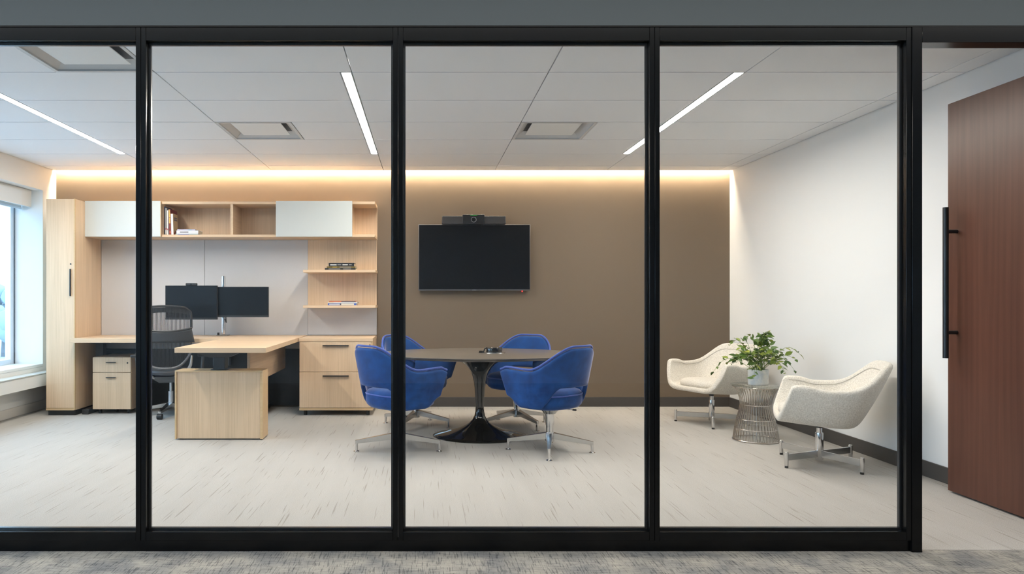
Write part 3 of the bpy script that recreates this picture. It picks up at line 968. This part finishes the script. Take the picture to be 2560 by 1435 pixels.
def make_blue_chair():
    t = thing('swivel_armchair', 'x', 'chair')
    sh = MB().grid(shell_point, 72, 10).build('shell', 'velvet', t, angle=180)
    solid(sh, .036, 1)
    rim = [Vector(shell_point(i / 90, 1.0)) + Vector((0, 0, .012)) for i in range(91)]
    MB().tube(rim, .009, 8).build('piping', 'velvet_piping_sheen', sh)  # pale tube along the rim carries the velvet's edge sheen as colour
    seg = 56
    prof = [(.05, .500), (.5, .498), (.78, .492), (.92, .480), (.985, .462), (1.0, .445), (1.0, .40), (.97, .372), (.88, .352), (.6, .345), (.05, .345)]
    b = MB()
    rings = []
    for r, z in prof:
        rings.append([b.bm.verts.new((*seat_plan(k, seg, r), z)) for k in range(seg)])
    for p, q in zip(rings[:-1], rings[1:]):
        for k in range(seg):
            b.bm.faces.new((p[k], p[(k + 1) % seg], q[(k + 1) % seg], q[k]))
    b.bm.faces.new(rings[0])
    b.bm.faces.new(rings[-1][::-1])
    st = b.build('seat_cushion', 'velvet', t, angle=60)
    MB().tube([(*seat_plan(k, seg, .998), .455) for k in range(seg)], .005, 6, closed=True).build('piping', 'velvet_piping_sheen', st)
    # under-seat mount, column
    MB().lathe([(0, .345), (.085, .345), (.080, .335), (.058, .312), (.045, .295), (0, .295)], (0, 0), 28).build('seat_mount', 'satin_metal', t)
    MB().lathe([(0, .30), (.034, .30), (.032, .21), (.028, .20), (.027, .13), (0, .13)], (0, 0), 28).build('column', 'chrome', t)
    lv = MB().tube([(.05, -.02, .325), (.12, -.05, .322), (.19, -.08, .312)], .004, 8).build('lever', 'satin_metal', t)
    MB().tube([(.185, -.078, .313), (.215, -.09, .309)], .007, 8).build('lever_tip', 'black_plastic', lv)
    return t


def blue_base(t, ang):
    """four-star base, ang relative to the chair"""
    hub = MB().lathe([(0, .150), (.030, .150), (.036, .140), (.036, .085), (.030, .078), (0, .078)], (0, 0), 24).build('base_hub', 'satin_metal', t)
    hub.rotation_euler = (0, 0, ang)
    for k in range(4):
        R = Matrix.Rotation(PI / 2 * k, 4, 'Z')
        b = MB()
        b.hexa([(.03, -.020, .098), (.33, -.011, .062), (.33, .011, .062), (.03, .020, .098)],
               [(.03, -.022, .146), (.33, -.012, .088), (.33, .012, .088), (.03, .022, .146)])
        b.bm.transform(R)
        l = b.build('leg', 'satin_metal', t)
        l.rotation_euler = (0, 0, ang)
        b = MB()
        b.cyl((.322, 0), .011, .006, .087, 14)
        b.lathe([(0, 0), (.024, 0), (.024, .004), (.012, .010), (0, .010)], (.322, 0), 18)
        b.bm.transform(R)
        b.build('glide', 'chrome', l)


def copy_tree(o, parent=None):
    c = o.copy()
    COL.objects.link(c)
    c.parent = parent
    for ch in list(o.children):
        copy_tree(ch, c)
    return c


BLUE = [((-.209, 5.42), 41, 0, 'blue velvet swivel armchair nearest the desk, back to the glass'),
        ((.975, 5.43), 131, -11, 'blue velvet swivel armchair nearest the white armchairs, back to the glass'),
        ((-.078, 6.519), -42, -23.8, 'blue velvet swivel armchair behind the table, beside the oak file cabinet'),
        ((.866, 6.553), 236, 27, 'blue velvet swivel armchair behind the table, under the right half of the television')]
proto = make_blue_chair()
trees = [proto] + [copy_tree(proto) for _ in BLUE[1:]]
for t, (p, face, ba, lab) in zip(trees, BLUE):
    rz = math.radians(face - 90)
    t.location = (p[0], p[1], 0)
    t.rotation_euler = (0, 0, rz)
    tag(t, lab, 'chair', 'blue chairs around the meeting table')
    blue_base(t, math.radians(ba) - rz)


# ------------------------------------------------------------------ white lounge chairs
def bumper_point(ti, v):
    u = ti * 2 - 1
    s = 1 if u >= 0 else -1
    au = abs(u)

    def U(a, bb, yf, ub=.56, n=2.6):
        if au <= ub:
            ph = au / ub * PI / 2
            return a * math.sin(ph) ** (2 / n), (-bb * math.cos(ph) ** (2 / n) if ph < PI / 2 - 1e-6 else 0.0)
        k = (au - ub) / (1 - ub)
        return a * (1 - .02 * k), yf * k
    zb = lambda y: .300 + .085 * (y + .2)
    ex, ey = U(.275, .215, .285)           # edge of the pan
    rx, ry = U(.345, .425, .205)           # rim
    rz = .598 + .152 * (1 - sst(.13, .47, au)) - .028 * math.exp(-((au - .55) / .15) ** 2)
    rz -= .012 * sst(.94, 1.0, au)
    ay = -.10 + (.285 + .10) * sst(.0, 1.0, au) if au > 0 else -.10
    ay = min(ay, ey + .0) if au > .9 else ay
    if au > .999:
        ay = ey + .01
    if v <= .40:
        k = v / .40
        x, y = ex * k * .93, ay + (ey - ay) * k
        z = zb(y) + .018 * max(0, k - .75) / .25
        return (s * x, y, z)
    k = (v - .40) / .60
    bulge = .045 * math.sin(PI * k) * (1 - .3 * k)
    wl = k
    x0 = ex * .93 + (rx - ex * .93) * (1 - (1 - wl) ** 1.9)
    y0 = ey + (ry - ey) * wl
    if au < .56:
        f_ = math.cos(au / .56 * PI / 2)
        y0 -= bulge * .25 * f_
    z = zb(ey) + .018 + (rz - zb(ey) - .018) * wl
    return (s * x0, y0, z)


def make_white_chair():
    t = thing('lounge_chair', 'x', 'armchair')
    sh = MB().grid(bumper_point, 64, 14, weld=True).build('shell', 'boucle', t, angle=180)
    solid(sh, .048, 1)
    # inset seam following the rim on the inside
    pts = []
    for i in range(3, 82):
        p = Vector(bumper_point(i / 84, .91))
        n_ = Vector((p.x, p.y - .02, 0)).normalized()
        pts.append(p - n_ * .026 + Vector((0, 0, .006)))
    MB().tube(pts, .0035, 6).build('seam', 'boucle_seam', sh)
    b = MB()
    seg = 48
    prof = [(.05, .432), (.5, .428), (.8, .418), (.94, .402), (1.0, .380), (1.0, .350), (.9, .335), (.05, .335)]
    rings = []
    for r, z in prof:
        ring = []
        for k in range(seg):
            x, y = seat_plan(k, seg, r, .262, .262, .20)
            ring.append(b.bm.verts.new((x, y, z + .06 * y)))
        rings.append(ring)
    for p, q in zip(rings[:-1], rings[1:]):
        for k in range(seg):
            b.bm.faces.new((p[k], p[(k + 1) % seg], q[(k + 1) % seg], q[k]))
    b.bm.faces.new(rings[0])
    b.bm.faces.new(rings[-1][::-1])
    b.build('seat_cushion', 'boucle', t, angle=60)
    MB().cyl((0, 0), .022, .262, .30, 20).build('collar', 'black_plastic', t)
    MB().cyl((0, 0), .0185, .22, .265, 20).build('piston', 'chrome', t)
    MB().lathe([(0, .225), (.026, .225), (.027, .220), (.027, .035), (.025, .03), (0, .03)], (0, 0), 24).build('column', 'chrome', t)
    return t


def white_base(t, ang):
    for k in range(4):
        R = Matrix.Rotation(PI / 2 * k, 4, 'Z')
        b = MB()
        b.box(.02, .318, -.0075, .0075, .052, .098, .0015)
        b.bm.transform(R)
        l = b.build('leg', 'satin_metal', t)
        l.rotation_euler = (0, 0, ang)
        b = MB()
        b.cyl((.322, 0), .0135, .014, .112, 16, .002)
        b.bm.transform(R)
        b.build('leg_end', 'chrome', l)
        b = MB()
        b.cyl((.322, 0), .012, 0, .014, 12)
        b.bm.transform(R)
        b.build('foot', 'black_plastic', l)


WHITE = [((2.84, 5.013), 157, 22, 'cream boucle swivel lounge chair nearest the glass and door'),
         ((2.737, 6.646), 205, -20, 'cream boucle swivel lounge chair in the far corner behind the plant')]
proto = make_white_chair()
for t, (p, face, ba, lab) in zip([proto, copy_tree(proto)], WHITE):
    rz = math.radians(face - 90)
    t.location = (p[0], p[1], 0)
    t.rotation_euler = (0, 0, rz)
    tag(t, lab, 'armchair', 'cream lounge chairs by the white wall')
    white_base(t, math.radians(ba) - rz)

# ------------------------------------------------------------------ wire side table
PC = (2.786, 5.86)
t = thing('wire_side_table', 'small round glass side table on a flared wire cage', 'side table', (PC[0], PC[1], 0))
NW = 84
wp = [(.178, .010), (.173, .05), (.163, .11), (.148, .18), (.130, .25), (.122, .30), (.126, .345), (.142, .395), (.164, .43), (.184, .452)]
b = MB()
for k in range(NW):
    a = 2 * PI * k / NW
    pts = []
    for j, (r, z) in enumerate(wp):
        tw = .16 * math.sin(j / (len(wp) - 1) * PI) * (1 if k % 2 else -1)
        pts.append((r * math.cos(a + tw * .35), r * math.sin(a + tw * .35), z))
    b.tube(pts, .0021, 5, cap=False)
tag(b.build('wire_cage', 'nickel_wire', t), kind='stuff')
for r, z, rr in ((.180, .008, .006), (.148, .18, .003), (.122, .30, .003), (.165, .10, .003), (.186, .452, .0045)):
    MB().tube([(r * math.cos(2 * PI * k / 48), r * math.sin(2 * PI * k / 48), z) for k in range(48)], rr, 6, closed=True).build('ring', 'nickel_wire', t)
MB().lathe([(0, .455), (.196, .455), (.199, .457), (.199, .463), (.196, .465), (0, .465)], (0, 0), 56).build('glass_top', 'glass_top', t)

# ------------------------------------------------------------------ potted plant
rnd = random.Random(11)
PX, PY, PZ = 2.806, 5.86, .465
t = thing('potted_plant', 'leafy green vine in a pale ceramic pot on the side table', 'plant', (PX, PY, PZ))
MB().lathe([(0, 0), (.074, 0), (.078, .004), (.079, .012), (.080, .128), (.078, .131), (.073, .131), (.072, .120), (0, .118)], (0, 0), 40).build('pot', 'pot_ceramic', t)
MB().lathe([(0, .119), (.05, .122), (.072, .118)], (0, 0), 24).build('soil', 'soil', t)
# leaf mesh: folded ovate blade, length 1
lv = [(0, 0, 0), (-.16, .18, .05), (.16, .18, .05), (-.27, .42, .06), (.27, .42, .06), (-.18, .72, .02), (.18, .72, .02), (0, 1.0, -.10), (0, .2, 0), (0, .45, .0), (0, .74, -.03)]
lf = [(0, 8, 1), (0, 2, 8), (1, 8, 9, 3), (8, 2, 4, 9), (3, 9, 10, 5), (9, 4, 6, 10), (5, 10, 7), (10, 6, 7)]
lme = bpy.data.meshes.new('leaf')
lme.from_pydata(lv, [], lf)
lme.polygons.foreach_set('use_smooth', [True] * len(lme.polygons))
lme.materials.append(M['leaf'])
nleaf = 0
stems = []
for i in range(37):
    az = 2 * PI * i / 37 + rnd.uniform(-.2, .2)
    out = rnd.uniform(.10, .34)
    if math.cos(az) < 0:
        out *= 1.02
    up = rnd.uniform(.12, .30) * (1.15 - out * 1.2) + .03
    droop = rnd.uniform(.03, .21) * out / .3
    if i % 9 == 0:
        out, up, droop = rnd.uniform(.02, .10), rnd.uniform(.24, .33), 0
    out_y = min(out, .24)
    p0 = Vector((rnd.uniform(-.05, .05), rnd.uniform(-.05, .05), .118))
    pts = []
    for j in range(8):
        k = j / 7
        r = out * k ** .9
        pts.append(p0 + Vector((math.cos(az) * r, math.sin(az) * out_y * k ** .9, up * math.sin(min(1, k * 1.2) * PI / 2) - droop * k ** 3)))
    stems.append((pts, az))
    MB().tube(pts, [.0024 - .0014 * j / 7 for j in range(8)], 5).build('stem', 'stem', t)
for si, (pts, az) in enumerate(stems):
    n = 8
    for j in range(n):
        k = .26 + .74 * (j + rnd.uniform(-.3, .3)) / (n - 1)
        k = min(1, max(.15, k))
        f_ = k * 7
        i0 = min(6, int(f_))
        p = pts[i0].lerp(pts[i0 + 1], f_ - i0)
        d = (pts[i0 + 1] - pts[i0]).normalized()
        side = 1 if j % 2 else -1
        lat = d.cross(Vector((0, 0, 1)))
        if lat.length < .1:
            lat = Vector((1, 0, 0))
        lat.normalize()
        ydir = (d * rnd.uniform(.2, .8) + lat * side * rnd.uniform(.5, 1.1) + Vector((0, 0, rnd.uniform(-.5, .45)))).normalized()
        nrm = (Vector((0, -.35, 1)) + Vector((rnd.uniform(-.8, .8), rnd.uniform(-.9, .5), 0))).normalized()
        xdir = ydir.cross(nrm).normalized()
        zdir = xdir.cross(ydir)
        L = rnd.uniform(.046, .078) * (1.0 if k < .85 else .8)
        o = bpy.data.objects.new('leaf', lme)
        COL.objects.link(o)
        o.parent = t
        m4 = Matrix((xdir, ydir, zdir)).transposed().to_4x4()
        o.matrix_basis = Matrix.Translation(p) @ m4 @ Matrix.Scale(L, 4)
        nleaf += 1

# ------------------------------------------------------------------ task chair
t = thing('task_chair', 'black mesh-back office chair tucked under the desk', 'office chair', (-2.605, 7.15, 0), math.radians(12))


def backy(x, z):
    return -.375 + .55 * x * x + .10 * abs(z - .86) ** 1.5 * (1 if z < .86 else -.4)


def back_w(z):
    if z > 1.02:
        return .238 * math.sqrt(max(0, 1 - ((z - 1.02) / .10) ** 2.6)) if z < 1.12 else 0
    if z > .86:
        return .238 + .004 * (1.02 - z) / .16
    if z > .76:
        return .242 + .030 * ((.86 - z) / .10) ** 1.5
    return .25 * math.sqrt(max(.05, 1 - ((.76 - z) / .30) ** 2.4))


# upper window rim
up = []
for i in range(29):
    x = -.236 + .472 * i / 28
    up.append((x, backy(x, 1.1), 1.117 - .030 * (abs(x) / .236) ** 2.2 - .03 * max(0, abs(x) - .19) / .046))
rim = up + [(.240, backy(.24, .98), .98), (.241, backy(.241, .90), .905)]
lo = []
for i in range(29):
    x = .241 - .482 * i / 28
    lo.append((x, backy(x, .87) - .012, .868 + .03 * (abs(x) / .24) ** 2))
rim += lo + [(-.240, backy(.24, .98), .98)]
bk = MB().tube(rim, .011, 8, closed=True).build('back_frame', 'mesh_black', t)
MB().grid(lambda a, c: ((-.238 + .476 * a) * (1 + 0 * c), backy(-.238 + .476 * a, 1.08), (1.117 - .030 * (abs(-.238 + .476 * a) / .236) ** 2.2) - .012 - .05 * c), 28, 2).build('top_band', 'mesh_black', bk)
b = MB()
for i in range(38):
    x = -.228 + .456 * i / 37
    zt_ = 1.105 - .045 * (abs(x) / .236) ** 2.2
    zb_ = .872 + .03 * (abs(x) / .24) ** 2
    b.tube([(x, backy(x, zb_ + (zt_ - zb_) * k / 5), zb_ + (zt_ - zb_) * k / 5) for k in range(6)], .0034, 5, cap=False)
tag(b.build('upper_mesh', 'mesh_black', t), kind='stuff')


def band(a, c):
    x0 = -1 + 2 * a
    z = .760 + (.112 + .03 * x0 * x0) * c
    x = x0 * (.272 - .030 * c)
    return (x, backy(x, .8) - .012 - .018 * (1 - c), z)


bd = MB().grid(band, 32, 5).build('lumbar_band', 'mesh_black', t)
solid(bd, .012, 0)
lowr = []
for i in range(33):
    x = -.252 + .504 * i / 32
    lowr.append((x, backy(x, .55) + .0, .505 + .20 * (abs(x) / .25) ** 3.2))
MB().tube(lowr, .013, 8).build('lower_frame', 'mid_grey', t)
b = MB()
for i in range(40):
    x = -.240 + .480 * i / 39
    zt_ = .765
    zb_ = .508 + .20 * (abs(x) / .25) ** 3.2
    b.tube([(x, backy(x, zb_ + (zt_ - zb_) * k / 5), zb_ + (zt_ - zb_) * k / 5) for k in range(6)], .0036, 5, cap=False)
tag(b.build('lower_mesh', 'mesh_black', t), kind='stuff')
b = MB()
b.lathe([(0, .475), (.7, .478), (.95, .470), (1.0, .455), (.97, .435), (.8, .415), (0, .41)], (0, -.03), 40, sx=lambda r: .25, sy=lambda r: .245)
b.build('seat', 'seat_grey', t)
MB().hexa([(-.09, -.16, .345), (.09, -.16, .345), (.09, .14, .345), (-.09, .14, .345)], [(-.17, -.24, .412), (.17, -.24, .412), (.17, .18, .412), (-.17, .18, .412)]).build('tilt_mechanism', 'mid_grey', t)
for s in (-1, 1):
    MB().tube([(s * .12, -.20, .40), (s * .19, -.29, .455), (s * .235, -.335, .54), (s * .245, -.345, .63)], [.016, .018, .017, .012], 10).build('back_support', 'satin_metal', t)
    a = MB().tube([(s * .20, -.05, .40), (s * .31, -.05, .43), (s * .32, -.05, .60)], [.016, .018, .016], 10).build('arm_post', 'mid_grey', t)
    MB().box(s * .32 - .042, s * .32 + .042, -.16, .09, .60, .632, .012, 3).build('arm_pad', 'black_plastic', a)
MB().lathe([(0, .35), (.014, .35), (.014, .24), (.025, .24), (.025, .10), (0, .10)], (0, 0), 20).build('gas_lift', 'aluminium', t)
for k in range(5):
    a = math.radians(-102 + 72 * k)
    ca, sa = math.cos(a), math.sin(a)

    def pt(r, w_, z):
        return (ca * r - sa * w_, sa * r + ca * w_, z)
    l = MB().hexa([pt(.0, -.028, .085), pt(.31, -.014, .060), pt(.31, .014, .060), pt(.0, .028, .085)],
                  [pt(.0, -.030, .130), pt(.31, -.014, .080), pt(.31, .014, .080), pt(.0, .030, .130)]).build('leg', 'satin_metal', t)
    c0 = Vector(pt(.30, 0, .028))
    ax = Vector((-sa, ca, 0))
    MB().tube([c0 - ax * .024, c0 + ax * .024], .028, 16).build('castor', 'black_plastic', l)

# ------------------------------------------------------------------ outside the window
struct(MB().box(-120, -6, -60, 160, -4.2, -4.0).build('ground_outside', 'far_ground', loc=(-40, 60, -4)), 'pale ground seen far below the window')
for i, (x, y, hh, lab) in enumerate(((-37.5, 62, 6.6, 'pale hazy tree beyond the window, leftmost'), (-44.5, 64, 6.2, 'pale hazy tree beyond the window, beside the frame'),
                                     (-42, 71.5, 7.2, 'pale hazy tree beyond the window, farthest'))):
    t = thing('distant_tree', lab, 'tree', (x, y, -4), group='hazy trees outside')
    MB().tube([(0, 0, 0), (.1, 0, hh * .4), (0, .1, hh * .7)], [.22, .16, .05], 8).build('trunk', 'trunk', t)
    b = MB()
    rr = random.Random(40 + i)
    for k in range(16):
        r = bmesh.ops.create_icosphere(b.bm, subdivisions=2, radius=rr.uniform(.7, 1.3))
        off = Vector((rr.uniform(-1.5, 1.5), rr.uniform(-1.5, 1.5), hh * rr.uniform(.35, .88)))
        for v in r['verts']:
            v.co = v.co * rr.uniform(.88, 1.12) + off
    b.build('crown', 'hazed_foliage', t)
